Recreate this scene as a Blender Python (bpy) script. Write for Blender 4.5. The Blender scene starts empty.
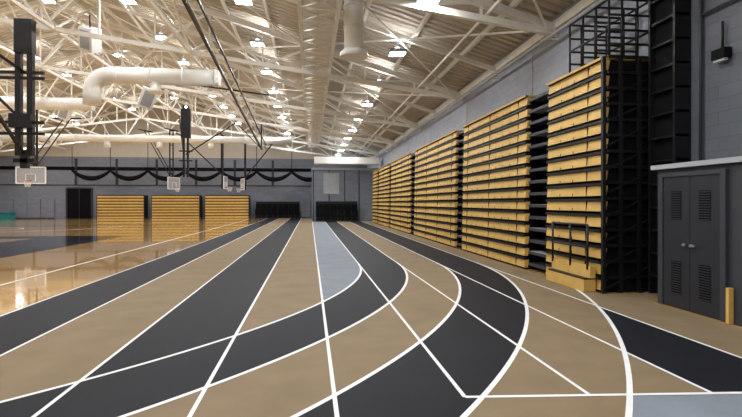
import bpy, math, random
from mathutils import Vector
random.seed(3)
S=bpy.context.scene
try:
    S.view_settings.view_transform='Standard'
except Exception: pass

# ---------------------------------------------------------------- materials
def new_mat(name):
    m=bpy.data.materials.new(name); m.use_nodes=True
    nt=m.node_tree; b=nt.nodes['Principled BSDF']
    return m,nt,b
def mat(name,col,rough=0.6,metal=0.0,var=0.12,scale=3.0,bump=0.0,bscale=60,spec=None):
    m,nt,b=new_mat(name)
    tc=nt.nodes.new('ShaderNodeTexCoord')
    n=nt.nodes.new('ShaderNodeTexNoise'); n.inputs['Scale'].default_value=scale; n.inputs['Detail'].default_value=4
    nt.links.new(tc.outputs['Object'],n.inputs['Vector'])
    r=nt.nodes.new('ShaderNodeValToRGB')
    r.color_ramp.elements[0].position=0.3; r.color_ramp.elements[1].position=0.7
    r.color_ramp.elements[0].color=[c*(1-var) for c in col]+[1]
    r.color_ramp.elements[1].color=[min(1,c*(1+var)) for c in col]+[1]
    nt.links.new(n.outputs['Fac'],r.inputs['Fac']); nt.links.new(r.outputs['Color'],b.inputs['Base Color'])
    b.inputs['Roughness'].default_value=rough; b.inputs['Metallic'].default_value=metal
    if spec is not None: b.inputs['Specular IOR Level'].default_value=spec
    if bump>0:
        n2=nt.nodes.new('ShaderNodeTexNoise'); n2.inputs['Scale'].default_value=bscale
        nt.links.new(tc.outputs['Object'],n2.inputs['Vector'])
        bp=nt.nodes.new('ShaderNodeBump'); bp.inputs['Strength'].default_value=bump; bp.inputs['Distance'].default_value=0.01
        nt.links.new(n2.outputs['Fac'],bp.inputs['Height']); nt.links.new(bp.outputs['Normal'],b.inputs['Normal'])
    return m
def block_mat(name,col,axes,bw=0.4,bh=0.2,mort=0.8):
    m,nt,b=new_mat(name)
    tc=nt.nodes.new('ShaderNodeTexCoord'); sp=nt.nodes.new('ShaderNodeSeparateXYZ'); cb=nt.nodes.new('ShaderNodeCombineXYZ')
    nt.links.new(tc.outputs['Object'],sp.inputs[0])
    nt.links.new(sp.outputs[axes[0]],cb.inputs[0]); nt.links.new(sp.outputs[axes[1]],cb.inputs[1])
    br=nt.nodes.new('ShaderNodeTexBrick'); br.inputs['Scale'].default_value=1.0
    br.inputs['Brick Width'].default_value=bw; br.inputs['Row Height'].default_value=bh
    br.inputs['Mortar Size'].default_value=0.008
    br.inputs['Color1'].default_value=[c*0.93 for c in col]+[1]; br.inputs['Color2'].default_value=[c*1.07 for c in col]+[1]
    br.inputs['Mortar'].default_value=[c*mort for c in col]+[1]
    nt.links.new(cb.outputs[0],br.inputs['Vector']); nt.links.new(br.outputs['Color'],b.inputs['Base Color'])
    bp=nt.nodes.new('ShaderNodeBump'); bp.invert=True; bp.inputs['Strength'].default_value=0.5; bp.inputs['Distance'].default_value=0.01
    nt.links.new(br.outputs['Fac'],bp.inputs['Height']); nt.links.new(bp.outputs['Normal'],b.inputs['Normal'])
    b.inputs['Roughness'].default_value=0.6
    return m
def wood_court(name):
    m,nt,b=new_mat(name)
    tc=nt.nodes.new('ShaderNodeTexCoord'); sp=nt.nodes.new('ShaderNodeSeparateXYZ'); cb=nt.nodes.new('ShaderNodeCombineXYZ')
    nt.links.new(tc.outputs['Object'],sp.inputs[0])
    nt.links.new(sp.outputs['Y'],cb.inputs[0]); nt.links.new(sp.outputs['X'],cb.inputs[1])
    br=nt.nodes.new('ShaderNodeTexBrick'); br.inputs['Scale'].default_value=1.0
    br.inputs['Brick Width'].default_value=1.2; br.inputs['Row Height'].default_value=0.08
    br.inputs['Mortar Size'].default_value=0.002
    br.inputs['Color1'].default_value=(0.60,0.355,0.13,1); br.inputs['Color2'].default_value=(0.68,0.42,0.17,1)
    br.inputs['Mortar'].default_value=(0.40,0.23,0.08,1)
    nt.links.new(cb.outputs[0],br.inputs['Vector']); nt.links.new(br.outputs['Color'],b.inputs['Base Color'])
    n=nt.nodes.new('ShaderNodeTexNoise'); n.inputs['Scale'].default_value=1.5
    nt.links.new(tc.outputs['Object'],n.inputs['Vector'])
    bp=nt.nodes.new('ShaderNodeBump'); bp.inputs['Strength'].default_value=0.03; bp.inputs['Distance'].default_value=0.02
    nt.links.new(n.outputs['Fac'],bp.inputs['Height']); nt.links.new(bp.outputs['Normal'],b.inputs['Normal'])
    b.inputs['Roughness'].default_value=0.07
    b.inputs['Coat Weight'].default_value=0.6; b.inputs['Coat Roughness'].default_value=0.03
    return m
def emis(name,col,s):
    m,nt,b=new_mat(name)
    b.inputs['Base Color'].default_value=list(col)+[1]
    b.inputs['Emission Color'].default_value=list(col)+[1]; b.inputs['Emission Strength'].default_value=s
    return m

M_tan=mat('track_tan',(0.200,0.146,0.084),0.7,var=0.10,scale=2,bump=0.3,bscale=150,spec=.2)
M_dark=mat('track_charcoal',(0.0095,0.0105,0.0145),0.6,var=0.15,scale=2,bump=0.3,bscale=150,spec=.12)
M_grey=mat('track_bluegrey',(0.19,0.213,0.245),0.75,var=0.08,scale=2,bump=0.25,bscale=180,spec=.2)
M_line=mat('line_white',(0.72,0.72,0.72),0.7,var=0.05,scale=8,spec=.2)
M_court=wood_court('court_maple')
M_courtdark=mat('court_paint_dark',(0.022,0.026,0.038),0.08,var=0.1)
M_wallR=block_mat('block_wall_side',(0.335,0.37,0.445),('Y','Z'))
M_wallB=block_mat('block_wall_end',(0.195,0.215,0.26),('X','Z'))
M_wallD=block_mat('block_wall_dark',(0.085,0.092,0.11),('Y','Z'))
M_deck=mat('roof_deck_cream',(0.52,0.475,0.40),0.6,var=0.04)
M_steel=mat('cream_steel',(0.84,0.82,0.76),0.5,var=0.04)
M_duct=mat('duct_cream',(0.80,0.785,0.74),0.4,var=0.04)
M_black=mat('black_steel',(0.007,0.007,0.008),0.45,var=0.2,spec=.3)
M_blackm=mat('black_panel',(0.005,0.005,0.006),0.8,var=0.2,spec=.1)
M_bwood=mat('bleacher_wood',(0.58,0.365,0.10),0.5,var=0.10,scale=4,spec=.3)
M_door=mat('door_charcoal',(0.017,0.018,0.023),0.5,var=0.05,spec=.3)
M_frame=mat('door_frame_grey',(0.036,0.039,0.046),0.5,var=0.05,spec=.3)
M_lgrey=mat('light_grey_paint',(0.34,0.36,0.39),0.5,var=0.05)
M_white=mat('white_paint',(0.8,0.8,0.8),0.4,var=0.03)
M_metal=mat('brushed_metal',(0.5,0.5,0.5),0.3,metal=1.0,var=0.05)
M_orange=mat('rim_orange',(0.6,0.12,0.02),0.4)
M_net=mat('net_white',(0.75,0.75,0.75),0.8)
LC=(0.955,0.98,1.0)
M_light=emis('lamp_lens',LC,168.0)
M_up=emis('lamp_uplight_glass',LC,36.0)
M_teal=mat('teal_plastic',(0.02,0.20,0.22),0.5)

# ---------------------------------------------------------------- builder
class B:
    def __init__(s,name,mats):
        s.name=name; s.mats=mats; s.v=[]; s.f=[]; s.mi=[]; s.sm=[]
    def face(s,pts,m=0,smooth=False):
        n=len(s.v); s.v+= [tuple(p) for p in pts]; s.f.append(tuple(range(n,n+len(pts)))); s.mi.append(m); s.sm.append(smooth)
    def box(s,x0,x1,y0,y1,z0,z1,m=0):
        n=len(s.v)
        s.v+=[(x0,y0,z0),(x1,y0,z0),(x1,y1,z0),(x0,y1,z0),(x0,y0,z1),(x1,y0,z1),(x1,y1,z1),(x0,y1,z1)]
        for f in [(3,2,1,0),(4,5,6,7),(0,1,5,4),(1,2,6,5),(2,3,7,6),(3,0,4,7)]:
            s.f.append(tuple(n+i for i in f)); s.mi.append(m); s.sm.append(False)
    def beam(s,p,q,w,h=None,m=0):
        h=h or w; p=Vector(p); q=Vector(q); d=(q-p).normalized()
        up=Vector((0,0,1)) if abs(d.z)<0.95 else Vector((0,1,0))
        a=d.cross(up).normalized(); b=a.cross(d).normalized()
        n=len(s.v)
        for c in (p,q):
            for (i,j) in ((-1,-1),(1,-1),(1,1),(-1,1)):
                s.v.append(tuple(c+a*i*w/2+b*j*h/2))
        for f in [(3,2,1,0),(4,5,6,7),(0,1,5,4),(1,2,6,5),(2,3,7,6),(3,0,4,7)]:
            s.f.append(tuple(n+i for i in f)); s.mi.append(m); s.sm.append(False)
    def tube(s,pts,r,m=0,seg=8,cap=True):
        pts=[Vector(p) for p in pts]; n0=len(s.v); k=len(pts)
        rr=r if isinstance(r,(list,tuple)) else [r]*k
        ref=None
        for i,p in enumerate(pts):
            d=(pts[min(i+1,k-1)]-pts[max(i-1,0)]).normalized()
            if ref is None:
                ref=Vector((0,0,1)) if abs(d.z)<0.9 else Vector((0,1,0))
            a=d.cross(ref).normalized(); b=a.cross(d).normalized(); ref=b
            for j in range(seg):
                t=2*math.pi*j/seg
                s.v.append(tuple(p+(a*math.cos(t)+b*math.sin(t))*rr[i]))
        for i in range(k-1):
            for j in range(seg):
                j2=(j+1)%seg
                s.f.append((n0+i*seg+j,n0+i*seg+j2,n0+(i+1)*seg+j2,n0+(i+1)*seg+j)); s.mi.append(m); s.sm.append(True)
        if cap:
            s.f.append(tuple(n0+j for j in range(seg))[::-1]); s.mi.append(m); s.sm.append(False)
            s.f.append(tuple(n0+(k-1)*seg+j for j in range(seg))); s.mi.append(m); s.sm.append(False)
    def done(s):
        me=bpy.data.meshes.new(s.name); me.from_pydata(s.v,[],s.f)
        for m in s.mats: me.materials.append(m)
        for i,p in enumerate(me.polygons):
            p.material_index=s.mi[i]; p.use_smooth=s.sm[i]
        me.update()
        o=bpy.data.objects.new(s.name,me); S.collection.objects.link(o); return o

# ---------------------------------------------------------------- geometry constants
XR=6.25; XL=-34.2; YB=55.0; YF=-9.0; XM=-14.0; EAVE=6.4; P=0.3
def roofz(x): return EAVE+P*((XR-x) if x>=XM else (x-XL))
CX,CY=-10.74,13.0
LANES=[1.26,2.30,3.34,4.40,5.46]
LEFT=[-4.32,-3.2,-2.04,-0.89,0.2]

b=B('floor',[M_court]); b.box(XL,XR,YF,YB,-0.1,0.0); b.done()

# running track
b=B('running_track',[M_tan,M_dark,M_grey,M_line])
def quad(x0,x1,y0,y1,z,m): b.face([(x0,y0,z),(x1,y0,z),(x1,y1,z),(x0,y1,z)],m)
YE=53.0; YA=43.3
def ly(x): return 3.97-.083*(x-1.30)     # start line
quad(LEFT[0],LEFT[4],YF+.05,YE,0.004,0)
quad(LEFT[4],5.45,YF+.05,7.5,0.004,0)
quad(LEFT[4],6.2,7.5,8.2,0.004,0)
quad(LEFT[4],5.09,8.2,YA,0.004,0)
quad(LEFT[0],LEFT[1],YF+.05,YE,0.006,1)
quad(LEFT[2],LEFT[3],YF+.05,YE,0.006,1)
quad(LEFT[4],LANES[0],YF+.05,YA,0.006,2)
quad(LANES[2],LANES[3],3.7,13,0.006,1)
b.face([(1.2,YF+.05,.0065),(5.45,YF+.05,.0065),(5.45,ly(5.45),.0065),(1.2,ly(1.2),.0065)],2)
def arc(r0,r1,z,m,xs0,xs1,a1=100,n=90,straight=True,a0=0):
    pts=[]
    for i in range(n+1):
        a=-math.radians(a0+(a1-a0)*i/n)
        c,s_=math.cos(a),math.sin(a)
        pts.append(((CX+r0*c,CY+r0*s_,z),(CX+r1*c,CY+r1*s_,z)))
    for i in range(n):
        b.face([pts[i+1][0],pts[i+1][1],pts[i][1],pts[i][0]],m)
    if straight: quad(xs0,xs1,CY,YA,z,m)
cols=[1,0,1,0]
for i in range(4):
    x0,x1=LANES[i],LANES[i+1]
    if i==3:
        arc(x0-CX,x1-CX,0.008,0,x0,x1,straight=False,a0=16); arc(x0-CX,5.08-CX,0.008,0,x0,x1,straight=False,a1=16,n=20)
    else: arc(x0-CX,x1-CX,0.008,cols[i],x0,x1)
w=0.018
for x in LEFT+LANES[:4]:
    quad(x-w,x+w,ly(x) if x>1 else YF+.1,YA if x>.1 else YE,0.011,3)
for x in LANES:
    R=x-CX
    arc(R-w*1.35,R+w*1.35,0.0115,3,x-w,x+w,straight=False,n=120,a0=(14 if x>5 else 0))
b.face([(1.26,ly(1.26)-.022,.0118),(5.4,ly(5.4)-.022,.0118),(5.4,ly(5.4)+.022,.0118),(1.26,ly(1.26)+.022,.0118)],3)
b.done()

# painted court markings
b=B('court_marking',[M_courtdark,M_line])
b.face([(-12.3,8,0.003),(-8.9,8,0.003),(-8.9,25,0.003),(-12.3,25,0.003)],0)
b.face([(-30,24.2,0.0032),(-8.9,24.2,0.0032),(-8.9,25.8,0.0032),(-30,25.8,0.0032)],0)
b.face([(-30,37,0.003),(-8.9,37,0.003),(-8.9,37.7,0.003),(-30,37.7,0.003)],0)
b.face([(-6.0,2,0.004),(-5.94,2,0.004),(-5.94,50,0.004),(-6.0,50,0.004)],1)
def ring(cx,cy,r,w_,z,m,a0=0,a1=360,n=60):
    for i in range(n):
        t0=math.radians(a0+(a1-a0)*i/n); t1=math.radians(a0+(a1-a0)*(i+1)/n)
        b.face([(cx+r*math.cos(t0),cy+r*math.sin(t0),z),(cx+(r+w_)*math.cos(t0),cy+(r+w_)*math.sin(t0),z),
                (cx+(r+w_)*math.cos(t1),cy+(r+w_)*math.sin(t1),z),(cx+r*math.cos(t1),cy+r*math.sin(t1),z)],m)
ring(-19.5,18,1.8,.06,.004,1); ring(-19.5,33,1.8,.06,.004,1); ring(-19.5,36,6.7,.06,.0042,1,180,360)
b.done()

# ---------------------------------------------------------------- walls
b=B('wall_right',[M_wallR,M_wallD])
b.box(XR,XR+.3,8.3,YB,0,EAVE,0); b.box(XR,XR+.3,YF,8.3,0,EAVE,1); b.done()
b=B('wall_left',[M_wallR]); b.box(XL-.3,XL,YF,YB,0,EAVE); b.done()
def gable(name,y0,y1,m):
    b=B(name,[m,M_deck])
    b.box(XL-.3,XR+.3,y0,y1,0,EAVE,0)
    zt=roofz(XM)
    v=[(XL-.3,EAVE),(XR+.3,EAVE),(XM,zt)]
    b.face([(x,y0,z) for x,z in v],1); b.face([(x,y1,z) for x,z in v][::-1],1)
    return b.done()
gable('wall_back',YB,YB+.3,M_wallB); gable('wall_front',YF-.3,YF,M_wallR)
b=B('trim_joint',[M_lgrey])
for y in (13.5,19.5,25.5,31.5,37.5,43.5): b.box(XR-.02,XR-.001,y-.04,y+.04,4.3,EAVE-.45)
b.done()

# roof deck (ribbed)
b=B('ceiling',[M_deck])
y=YF-.3; prof=[]
while y<YB+.3:
    prof+=[(y,0),(y+.18,0),(y+.21,.08),(y+.31,.08)]; y+=.34
prof.append((YB+.3,0))
for xa,xb in ((XR+.3,XM),(XM,XL-.3)):
    za=EAVE-.09 if xa>XM else roofz(XM); zb=roofz(XM) if xb==XM else EAVE-.09
    for i in range(len(prof)-1):
        (y0,h0),(y1,h1)=prof[i],prof[i+1]
        b.face([(xa,y0,za+h0),(xb,y0,zb+h0),(xb,y1,zb+h1),(xa,y1,za+h1)],0)
b.done()

b=B('roof_purlin',[M_steel])
x=XR-1.2
while x>XL+.5:
    z=roofz(x)-.13; b.box(x-.045,x+.045,YF+.01,YB-.01,z-.14,z); x-=1.65
b.done()
b=B('roof_rafter',[M_steel])
for y in range(-8,54,4):
    if (y+4)%8==0: continue
    b.beam((XR-.02,y,roofz(XR)-.40),(XM,y,roofz(XM)-.40),.09,.14); b.beam((XL+.02,y,roofz(XL)-.40),(XM,y,roofz(XM)-.40),.09,.14)
for y in range(-4,50,8):
    for (xa,xb) in ((XR-.3,XR-6.5),(XR-6.5,XR-13),(XR-13,XM),(XM,XM-7),(XM-7,XL+6.5)):
        b.beam((xa,y,roofz(xa)-.52),(xb,y+8,roofz(xb)-.52),.05); b.beam((xb,y,roofz(xb)-.52),(xa,y+8,roofz(xa)-.52),.05)
b.done()
def botz(x): 
    return 6.0+.14*min(XR-x, x-XL)
for yt in (-4,4,12,20,28,36,44,52):
    b=B('roof_truss',[M_steel])
    a_=XR-.01; l_=XL+.01
    b.beam((a_,yt,roofz(XR)-.42),(XM,yt,roofz(XM)-.42),.16,.2); b.beam((l_,yt,roofz(XL)-.42),(XM,yt,roofz(XM)-.42),.16,.2)
    b.beam((a_,yt,botz(XR)-.1),(XM,yt,botz(XM)-.1),.14,.16); b.beam((l_,yt,botz(XL)-.1),(XM,yt,botz(XM)-.1),.14,.16)
    n=20; L=a_-l_
    for i in range(n):
        xa=a_-L*i/n; xb=a_-L*(i+1)/n
        if i%2==0: b.beam((xa,yt,botz(xa)-.1),(xb,yt,roofz(xb)-.42),.08)
        else: b.beam((xa,yt,roofz(xa)-.42),(xb,yt,botz(xb)-.1),.08)
        if i<n-1: b.beam((xb,yt,botz(xb)-.1),(xb,yt,roofz(xb)-.42),.06)
    b.done()
for xx in (-4.6,-9.5,-14.0,-19.5,-25.0):
    b=B('longitudinal_truss',[M_steel])
    zt=roofz(xx)-.5; zb=botz(xx)-.1
    b.beam((xx,YF+.01,zb),(xx,YB-.01,zb),.10,.12)
    y=-4
    while y<50:
        b.beam((xx,y,zb),(xx,y+4,zt),.07); b.beam((xx,y+4,zt),(xx,y+8,zb),.07); y+=8
    b.done()
# central box truss / catwalk
b=B('ceiling_catwalk',[M_steel,M_duct])
x0,x1=-.3,.8; zb,zt=7.0,7.75
for xx in (x0,x1):
    b.beam((xx,YF+.01,zb),(xx,50,zb),.09,.1); b.beam((xx,YF+.01,zt),(xx,50,zt),.07,.08)
y=-8.0
while y<49:
    b.beam((x0,y,zb),(x1,y,zb),.06); b.beam((x0,y,zb),(x1,y+1,zb),.05); b.beam((x1,y,zb),(x0,y+1,zb),.05)
    for xx in (x0,x1):
        b.beam((xx,y,zb),(xx,y+.5,zt),.05); b.beam((xx,y+.5,zt),(xx,y+1,zb),.05)
    y+=1
b.box(x0+.08,x1-.08,YF+.01,50,zb+.12,zb+.16,1)
b.done()
b=B('trim_eave',[M_steel,M_lgrey])
b.box(XR-.14,XR-.002,YF,YB,EAVE-.42,EAVE-.2,0); b.tube([(XR-.3,YF,5.75),(XR-.3,YB,5.75)],.05,1,8)
for y in range(-8,54,4): b.beam((XR-.32,y,5.75),(XR,y,5.75),.04)
b.done()

# ---------------------------------------------------------------- lights
for X in (2.83,-2.08,-7,-12,-17,-22,-27):
    z=roofz(X)-.95
    for k in range(-5,9):
        Y=16.1+4.3*k
        b=B('ceiling_light',[M_lgrey,M_light,M_up])
        s_=.24
        b.face([(X-s_,Y-s_,z),(X-s_,Y+s_,z),(X+s_,Y+s_,z),(X+s_,Y-s_,z)],1)
        b.face([(X-s_,Y-s_,z+.08),(X+s_,Y-s_,z+.08),(X+s_,Y+s_,z+.08),(X-s_,Y+s_,z+.08)],2)
        b.box(X-.27,X+.27,Y-.27,Y-.24,z-.01,z+.09,0); b.box(X-.27,X+.27,Y+.24,Y+.27,z-.01,z+.09,0)
        b.box(X-.27,X-.24,Y-.27,Y+.27,z-.01,z+.09,0); b.box(X+.24,X+.27,Y-.27,Y+.27,z-.01,z+.09,0)
        b.box(X-.07,X+.07,Y-.07,Y+.07,z+.09,z+.2,0)
        b.beam((X,Y,z+.2),(X,Y,roofz(X)-.1),.02,m=0)
        b.done()

# ---------------------------------------------------------------- side bleachers
XF=5.12; HB=4.2; NR=15
def bleacher(y0,y1,name='bleacher',end=False):
    b=B(name,[M_bwood,M_black,M_blackm])
    p=HB/NR
    b.box(XF+.10,XR-.05,y0+.02,y1-.02,0.01,HB-.08,2)
    for i in range(NR):
        z0=i*p+.05; z1=z0+p-.10
        dx=.012*i*0.4
        n0=[(XF+dx,z0),(XF+.02+dx,z1),(XF+.12+dx,z1),(XF+.09+dx,z0)]
        A=[(a,y0,c) for a,c in n0]; C=[(a,y1,c) for a,c in n0]
        b.face(A,0); b.face(C[::-1],0)
        for k in range(4):
            k2=(k+1)%4; b.face([A[k],C[k],C[k2],A[k2]],0)
        b.box(XF-.02+dx,XF+.10,y0,y1,z1+.004,z1+.05,1)
        y=y0+.5; k=0
        while y<y1-.2:
            b.box(XF-.004+dx,XF+.02+dx,y-.008,y+.008,z0,z1 if k%4==0 else z0+.05,1)
            y+=.5; k+=1
    b.box(XF+.02,XR-.05,y0,y1,HB-.04,HB,0)
    if end:
        for i in range(NR):
            z0=i*p; b.beam((XF+.12,y0-.04,z0+p),(XR-.1,y0-.04,z0+p),.05,.05,1)
        for xx in (XF+.03,XF+.35,XF+.7,XR-.15):
            b.box(xx-.03,xx+.03,y0-.09,y0-.02,0.01,HB-.01,1)
        for i in range(9):
            b.beam((XF+.1,y0-.06,.1+i*.42),(XR-.15,y0-.06,.5+i*.42),.03,m=1)
    return b.done()
secs=[(8.33,10.4),(11.5,16.5),(17.4,24.4),(25.6,31.8),(32.7,37.6),(38.5,41.3)]
for i,(a,c) in enumerate(secs): bleacher(a,c,end=(i==0))
for i in range(len(secs)-1):
    a=secs[i][1]+.02; c=secs[i+1][0]-.02
    b=B('bleacher_aisle_steps',[M_blackm,M_lgrey,M_frame])
    b.box(XF+.45,XR-.05,a,c,0.01,HB-.1,0)
    p=HB/NR
    for k in range(NR):
        b.box(XF+.12,XF+.5,a,c,k*p+.12,k*p+.17,1 if k%2 else 2)
        b.box(XF+.10,XF+.13,a,c,k*p+.10,k*p+.165,2)
    b.done()
b=B('bleacher_guardrail',[M_black])
for (ya) in (8.35,8.75,9.2,9.7):
    for xx in (5.3,5.55,5.85,6.1):
        b.tube([(xx,ya,HB+.003),(xx,ya,5.25)],.022,0,6)
    for zz in (4.45,4.7,4.97,5.25):
        b.tube([(5.3,ya,zz),(6.1,ya,zz)],.022,0,6)
for xx in (5.3,6.1):
    for zz in (4.7,5.25): b.tube([(xx,8.35,zz),(xx,9.7,zz)],.022,0,6)
b.done()
b=B('bleacher_entry_step',[M_bwood,M_black])
b.box(4.86,5.09,8.42,9.85,0.012,.22,0); b.box(4.98,5.09,8.42,9.85,.25,.46,0); b.box(4.88,5.09,8.45,9.8,.22,.25,1)
for ya in (8.5,9.1,9.8):
    b.tube([(4.98,ya,.4),(4.98,ya,1.2)],.022,1,8)
for zz in (.8,1.2): b.tube([(4.98,8.5,zz),(4.98,9.8,zz)],.022,1,8)
b.done()
b=B('steel_column',[M_blackm,M_black])
b.box(5.95,6.24,7.55,7.60,0.012,5.9,1); b.box(5.95,6.24,8.15,8.20,0.012,5.9,1); b.box(6.05,6.22,7.6,8.15,0.012,5.9,0)
for k in range(14): b.box(5.97,6.2,7.55,8.2,.3+k*.4,.34+k*.4,1)
b.done()

# ---------------------------------------------------------------- closet with double door
b=B('wall_closet',[M_frame,M_lgrey])
b.box(5.55,XR-.01,2.5,7.42,0,2.13,0); b.box(5.47,XR-.01,2.4,7.48,2.13,2.20,1)
b.box(5.535,5.55,2.5,5.95,0,2.1,0)
b.done()
b=B('door_1',[M_door,M_frame,M_metal,M_blackm])
b.box(5.50,5.549,7.25,7.34,0.01,2.06,1); b.box(5.50,5.549,6.05,6.14,0.01,2.06,1); b.box(5.50,5.549,6.14,7.25,2.0,2.06,1)
for (a,c) in ((6.15,6.69),(6.70,7.24)):
    b.box(5.515,5.549,a,c,0.02,1.99,0)
    b.box(5.508,5.515,a+.17,c-.17,1.35,1.78,3)
    for k in range(12): b.box(5.503,5.512,a+.16,c-.16,1.355+k*.036,1.37+k*.036,0)
    b.box(5.508,5.515,a+.17,c-.17,.22,.72,3)
    for k in range(14): b.box(5.503,5.512,a+.16,c-.16,.225+k*.036,.24+k*.036,0)
b.tube([(5.45,6.62,.98),(5.52,6.62,.98)],.022,2); b.tube([(5.45,6.62,.98),(5.45,6.52,.98)],.012,2)
b.tube([(5.47,6.78,.98),(5.52,6.78,.98)],.022,2)
b.done()
b=B('corner_guard',[M_bwood]); b.box(5.46,5.53,5.95,6.0,0.01,.48); b.done()
b=B('wall_speaker_light',[M_blackm,M_black,M_lgrey])
b.box(6.12,6.249,6.75,7.0,3.78,3.93,0); b.box(6.14,6.2,6.77,6.98,3.74,3.78,2); b.tube([(6.2,6.87,3.93),(6.2,6.87,4.35)],.02,1)
b.done()
b=B('wall_conduit',[M_frame])
b.tube([(6.2,7.3,2.22),(6.2,7.3,6.0)],.025,0); b.tube([(6.2,7.3,4.6),(6.2,3.0,4.6)],.02,0); b.done()

# ---------------------------------------------------------------- far end objects
def farbl(x0,x1,name,m,h=2.4,y=53.6,nr=8):
    b=B(name,[m,M_black]); p=h/nr
    b.box(x0+.05,x1-.05,y+.12,YB-.2,0,h-.05,1)
    for i in range(nr):
        b.box(x0,x1,y,y+.12,i*p+.03,i*p+p-.07,0); b.box(x0,x1,y+.03,y+.12,i*p+p-.07,i*p+p+.03,1)
    b.box(x0-.06,x0,y,YB-.2,0,h,1); b.box(x1,x1+.06,y,YB-.2,0,h,1)
    b.done()
for a,c in ((-21.4,-16.9),(-16.1,-11.4),(-10.8,-6.4)): farbl(a,c,'bleacher',M_bwood)
def chairs(x0,x1,y,name='stadium_seat_row'):
    b=B(name,[M_blackm,M_black,M_frame])
    n=int((x1-x0)/.55)
    b.box(x0,x1,y+1.1,y+1.16,0.013,1.75,1)
    for r in range(2):
        yy=y+r*.6; zz=r*.55
        b.box(x0,x1,yy-.1,yy+.5,0.013,zz+.05,1)
        for i in range(n):
            xa=x0+i*(x1-x0)/n+.03; xb=xa+(x1-x0)/n-.06
            b.box(xa,xb,yy,yy+.08,zz+.05+.35,zz+.95,0)
            b.box(xa,xb,yy-.05,yy+.3,zz+.4,zz+.47,0)
            b.box(xa+.02,xa+.05,yy,yy+.3,zz+.05,zz+.4,2)
    b.done()
chairs(-5.7,-1.1,53.2); chairs(.5,4.2,43.5)
b=B('wall_alcove',[M_wallB,M_lgrey,M_frame])
b.box(.2,XR-.01,45.0,54.99,0,4.75,0)
for xx in (.3,1.7,3.1,4.4): b.box(xx-.04,xx+.04,44.95,45.0,0,4.7,2)
b.box(.15,XR-.01,44.9,45,4.55,4.75,1)
b.box(1.2,2.6,44.94,44.99,2.4,4.3,1)
b.done()
b=B('door_2',[M_blackm,M_frame])
b.box(-24.8,-22.5,54.9,54.99,0,3.05,0); b.box(-24.95,-24.8,54.85,54.99,0,3.15,1); b.box(-22.5,-22.35,54.85,54.99,0,3.15,1); b.box(-24.8,-22.5,54.85,54.99,3.05,3.2,1)
b.box(-23.67,-23.63,54.87,54.9,0,3.05,1); b.done()
b=B('trim_back',[M_frame,M_lgrey,M_blackm])
b.box(XL,.1,54.93,54.99,5.0,5.35,2); b.box(XL,.1,54.95,54.99,3.4,3.5,0)
for xx in range(-32,0,4): b.box(xx-.12,xx+.12,54.92,54.99,3.5,6.2,0)
b.done()
b=B('wall_padding',[M_wallB]); 
for i in range(6): b.box(-33.8+i*1.3,-33.8+i*1.3+1.25,54.82,54.9,.1,2.0)
for i in range(2): b.box(-.9+i*.5,-.45+i*.5,54.82,54.9,.1,2.0)
b.done()
b=B('divider_curtain',[M_blackm])
x=-23.5
while x<-0.5:
    pts=[]; L=3.6
    for i in range(11):
        t=i/10; pts.append((x+L*t,53.0,4.85-.8*4*t*(1-t)))
    b.tube(pts,[.12+.12*math.sin(math.pi*i/10) for i in range(11)],0,8)
    b.tube([(x,53,4.7),(x,53,botz(x)-.2)],.03,0,6)
    x+=L
b.tube([(-23.5,53,5.0),(-1.9,53,5.0)],.06,0,6)
b.done()
b=B('equipment_bin',[M_teal]); b.box(-30.2,-29.2,53.0,53.9,.0,.6); b.box(-30.25,-29.15,52.95,53.95,.6,.68); b.done()

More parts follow.
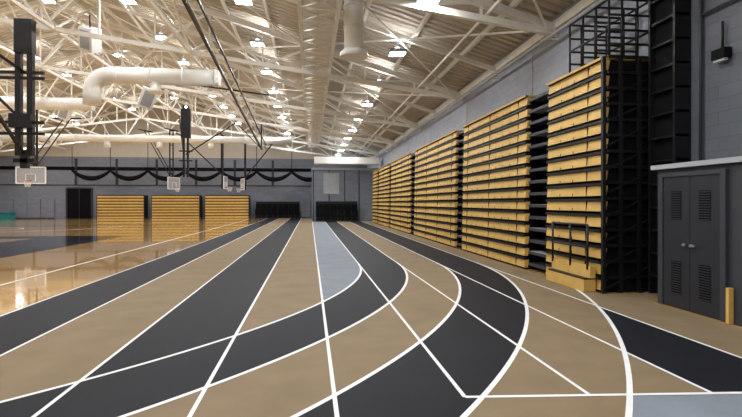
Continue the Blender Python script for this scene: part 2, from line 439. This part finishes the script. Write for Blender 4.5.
# ---------------------------------------------------------------- hoops
def hoop(x,y,face=(0,-1),topz=None,brace=5.0,z0=2.9,thick=.10):
    b=B('basketball_hoop',[M_black,M_white,M_orange,M_net,M_lgrey])
    fx,fy=face; sx,sy=-fy,fx
    def P3(s,f,z): return (x+sx*s+fx*f, y+sy*s+fy*f, z)
    zb=z0; zt=z0+1.07
    v=[P3(-.9,0,zb),P3(.9,0,zb),P3(.9,0,zt),P3(-.9,0,zt)]; v2=[P3(-.9,-.04,zb),P3(.9,-.04,zb),P3(.9,-.04,zt),P3(-.9,-.04,zt)]
    b.face(v,4); b.face(v2[::-1],4)
    for k in range(4):
        b.beam(v[k],v[(k+1)%4],.07,.07,1)
    q=[P3(-.3,.03,zb+.15),P3(.3,.03,zb+.15),P3(.3,.03,zb+.6),P3(-.3,.03,zb+.6)]
    for k in range(4): b.beam(q[k],q[(k+1)%4],.05,.03,1)
    rp=[P3(.23*math.cos(t),.38+.23*math.sin(t),3.05) for t in [2*math.pi*i/16 for i in range(17)]]
    b.tube(rp,.018,2,6); b.beam(P3(0,0,3.05),P3(0,.16,3.05),.12,.06,2)
    for i in range(10):
        t=2*math.pi*i/10; t2=t+.5
        b.beam(P3(.23*math.cos(t),.38+.23*math.sin(t),3.05),P3(.13*math.cos(t2),.38+.13*math.sin(t2),2.65),.012,m=3)
        b.beam(P3(.23*math.cos(t),.38+.23*math.sin(t),3.05),P3(.13*math.cos(t-.5),.38+.13*math.sin(t-.5),2.65),.012,m=3)
    zz=topz or botz(x)-.2
    b.beam(P3(-.25,-.25,zb),P3(-.25,-.25,zz),thick,m=0); b.beam(P3(.25,-.25,zb),P3(.25,-.25,zz),thick,m=0)
    for k in range(5):
        z=zb+.1+(zz-zb-.2)*k/4; b.beam(P3(-.25,-.25,z),P3(.25,-.25,z),thick*.8,m=0)
    b.beam(P3(-.6,-.15,zb+.1),P3(.6,-.15,zb+.1),.06,m=0); b.beam(P3(-.6,-.15,zt-.1),P3(.6,-.15,zt-.1),.06,m=0)
    b.beam(P3(-.25,-.25,zb),P3(0,0,zb+.2),.05,m=0); b.beam(P3(.25,-.25,zb),P3(0,0,zb+.2),.05,m=0)
    b.beam(P3(-.25,-.25,zb+1.2),P3(-.25,-brace,zz),.06,m=0); b.beam(P3(.25,-.25,zb+1.2),P3(.25,-brace,zz),.06,m=0)
    b.beam(P3(-1,-.25,zz),P3(1,-.25,zz),.1,m=0); b.beam(P3(-1,-brace,zz),P3(1,-brace,zz),.1,m=0)
    return b.done()
hoop(-18.3,35.5,(0,-1))
hoop(-12.6,48.5,(.94,-.34),brace=3); hoop(-7.6,46.5,(1,0),brace=4); hoop(-6.6,50.5,(-.95,-.3),brace=3)
b=B('backstop_frame',[M_black])
x,y=-10.2,19.4
for dx in (-.2,.2): b.beam((x+dx,y,3.3),(x+dx,y,8.0),.19)
b.box(x-.35,x+.35,y-.1,y+.1,3.05,3.2); b.box(x-.12,x+.12,y-.1,y+.1,2.85,3.5)
for z in (4.1,4.5,6.1,6.3): b.beam((x-1.6,y,z),(x+.65,y,z),.10)
b.box(x-.3,x+.3,y-.15,y+.15,7.0,8.2)
b.box(x-.45,x+.3,y-.2,y+.1,4.3,4.8)
b.beam((x,y,4.5),(x-3.5,y,8.0),.09); b.beam((x,y,6.3),(x-2,y-3,8.1),.08); b.beam((x,y,3.3),(x-.1,y-6,8.1),.09)
b.done()
b=B('backstop_frame',[M_black])
x,y=-7.6,32.0
for dx in (-.12,.12): b.beam((x+dx,y,3.2),(x+dx,y,7.6),.12)
b.box(x-.28,x+.28,y-.12,y+.12,5.6,7.4)
for z in (3.6,4.2,4.8): b.beam((x-.4,y,z),(x+.4,y,z),.08)
b.beam((x,y,4.6),(x+2.6,y+3,7.1),.07); b.beam((x,y,3.4),(x-1.4,y+4,7.6),.07)
b.done()
b=B('backstop_winch_tube',[M_black])
b.beam((-3.4,12.5,7.25),(-3.4,36,5.4),.10); b.beam((-3.1,14,7.3),(-3.1,36,5.7),.06)
b.beam((-3.4,36,5.4),(-3.4,36,7.3),.09); b.beam((-3.4,36,5.4),(-5.2,36,7.3),.06)
b.beam((-9,25,7.7),(-2,25,6.9),.07)
b.done()

# ---------------------------------------------------------------- ducts and speakers
b=B('exhaust_duct',[M_duct])
X,Y=1.25,14.3
b.tube([(X,Y,6.0),(X,Y,7.65)],.28,0,24); b.tube([(X,Y,5.78),(X,Y,5.9),(X,Y,6.0)],[.40,.40,.29],0,24)
for z in (6.6,7.2): b.tube([(X,Y,z),(X,Y,z+.05)],.305,0,24)
b.done()
b=B('air_duct',[M_duct])
def elbow(p0,p1,p2,r,n=8):
    p0,p1,p2=map(Vector,(p0,p1,p2)); out=[]
    a=p1+(p0-p1).normalized()*r; c=p1+(p2-p1).normalized()*r
    for i in range(n+1):
        t=i/n; out.append((1-t)**2*a+2*t*(1-t)*p1+t*t*c)
    return out
Yd=21.8; zd=6.88
pts=[(-8.9,Yd,5.65)]+elbow((-8.9,Yd,5.65),(-8.9,Yd,zd),(-3,Yd,zd),.8)+[(-3.8,Yd,zd)]
b.tube(pts,.34,0,22)
for i in range(4): b.tube([(-7.9+i*1.3,Yd,zd),(-7.84+i*1.3,Yd,zd)],.37,0,20)
b.tube([(-6.4,Yd,zd),(-6.4,Yd,6.35),(-6.4,Yd,6.2)],[.22,.22,.32],0,16)
b.done()
b=B('air_duct',[M_duct])
b.tube([(-26,42,6.75),(-1.5,42,6.75)],.28,0,20)
for i in range(11): b.tube([(-25+i*2.2,42,6.75),(-24.94+i*2.2,42,6.75)],.31,0,20)
for i in range(6): b.tube([(-24+i*4.0,42,6.5),(-24+i*4.0,42,6.05)],[.2,.28],0,14)
b.done()
b=B('air_duct',[M_duct])
b.tube([(-21,31,6.2)]+elbow((-21,31,6.2),(-21,31,7.35),(-14,31,7.35),.7)+[(-12.6,31,7.35)],.36,0,18)
b.done()
b=B('air_duct',[M_duct])
b.box(.4,5.9,42.5,43.8,4.95,5.5); b.box(.35,5.95,42.9,42.98,4.9,5.55)
b.done()
def speaker(x,y,z,rz):
    b=B('loudspeaker',[M_white,M_lgrey,M_black])
    b.box(-.32,.32,-.25,.25,-.45,.45,0); b.box(-.27,.27,-.27,-.25,-.4,.4,0)
    b.box(-.22,.22,-.28,-.27,-.35,.35,1)
    b.tube([(0,0,.45),(0,0,.95)],.03,2,6)
    o=b.done(); o.location=(x,y,z); o.rotation_euler=(math.radians(20),math.radians(18),rz)
speaker(-8.6,20.9,8.05,math.radians(-20)); speaker(-7.4,24,6.4,math.radians(25)); speaker(-15.5,34,7.4,0.2)
b=B('sprinkler_pipe',[M_steel])
for xx in (4.4,-5.6,-10.8,-20.4): b.tube([(xx,YF+.01,roofz(xx)-.62),(xx,YB-.01,roofz(xx)-.62)],.04,0,8)
b.done()

# ---------------------------------------------------------------- world and camera
W=bpy.data.worlds.new('World'); S.world=W; W.use_nodes=True
W.node_tree.nodes['Background'].inputs[0].default_value=(.5,.5,.55,1); W.node_tree.nodes['Background'].inputs[1].default_value=.3
f=500.0
cam=bpy.data.cameras.new('camera'); co=bpy.data.objects.new('camera',cam); S.collection.objects.link(co)
cam.sensor_width=36; cam.lens=f/742*36; cam.clip_end=300; cam.clip_start=.05
cam.shift_y=-5.5/742
co.location=(0,0,1.6); co.rotation_euler=(math.radians(90),0,-math.atan(61/f))
S.camera=co
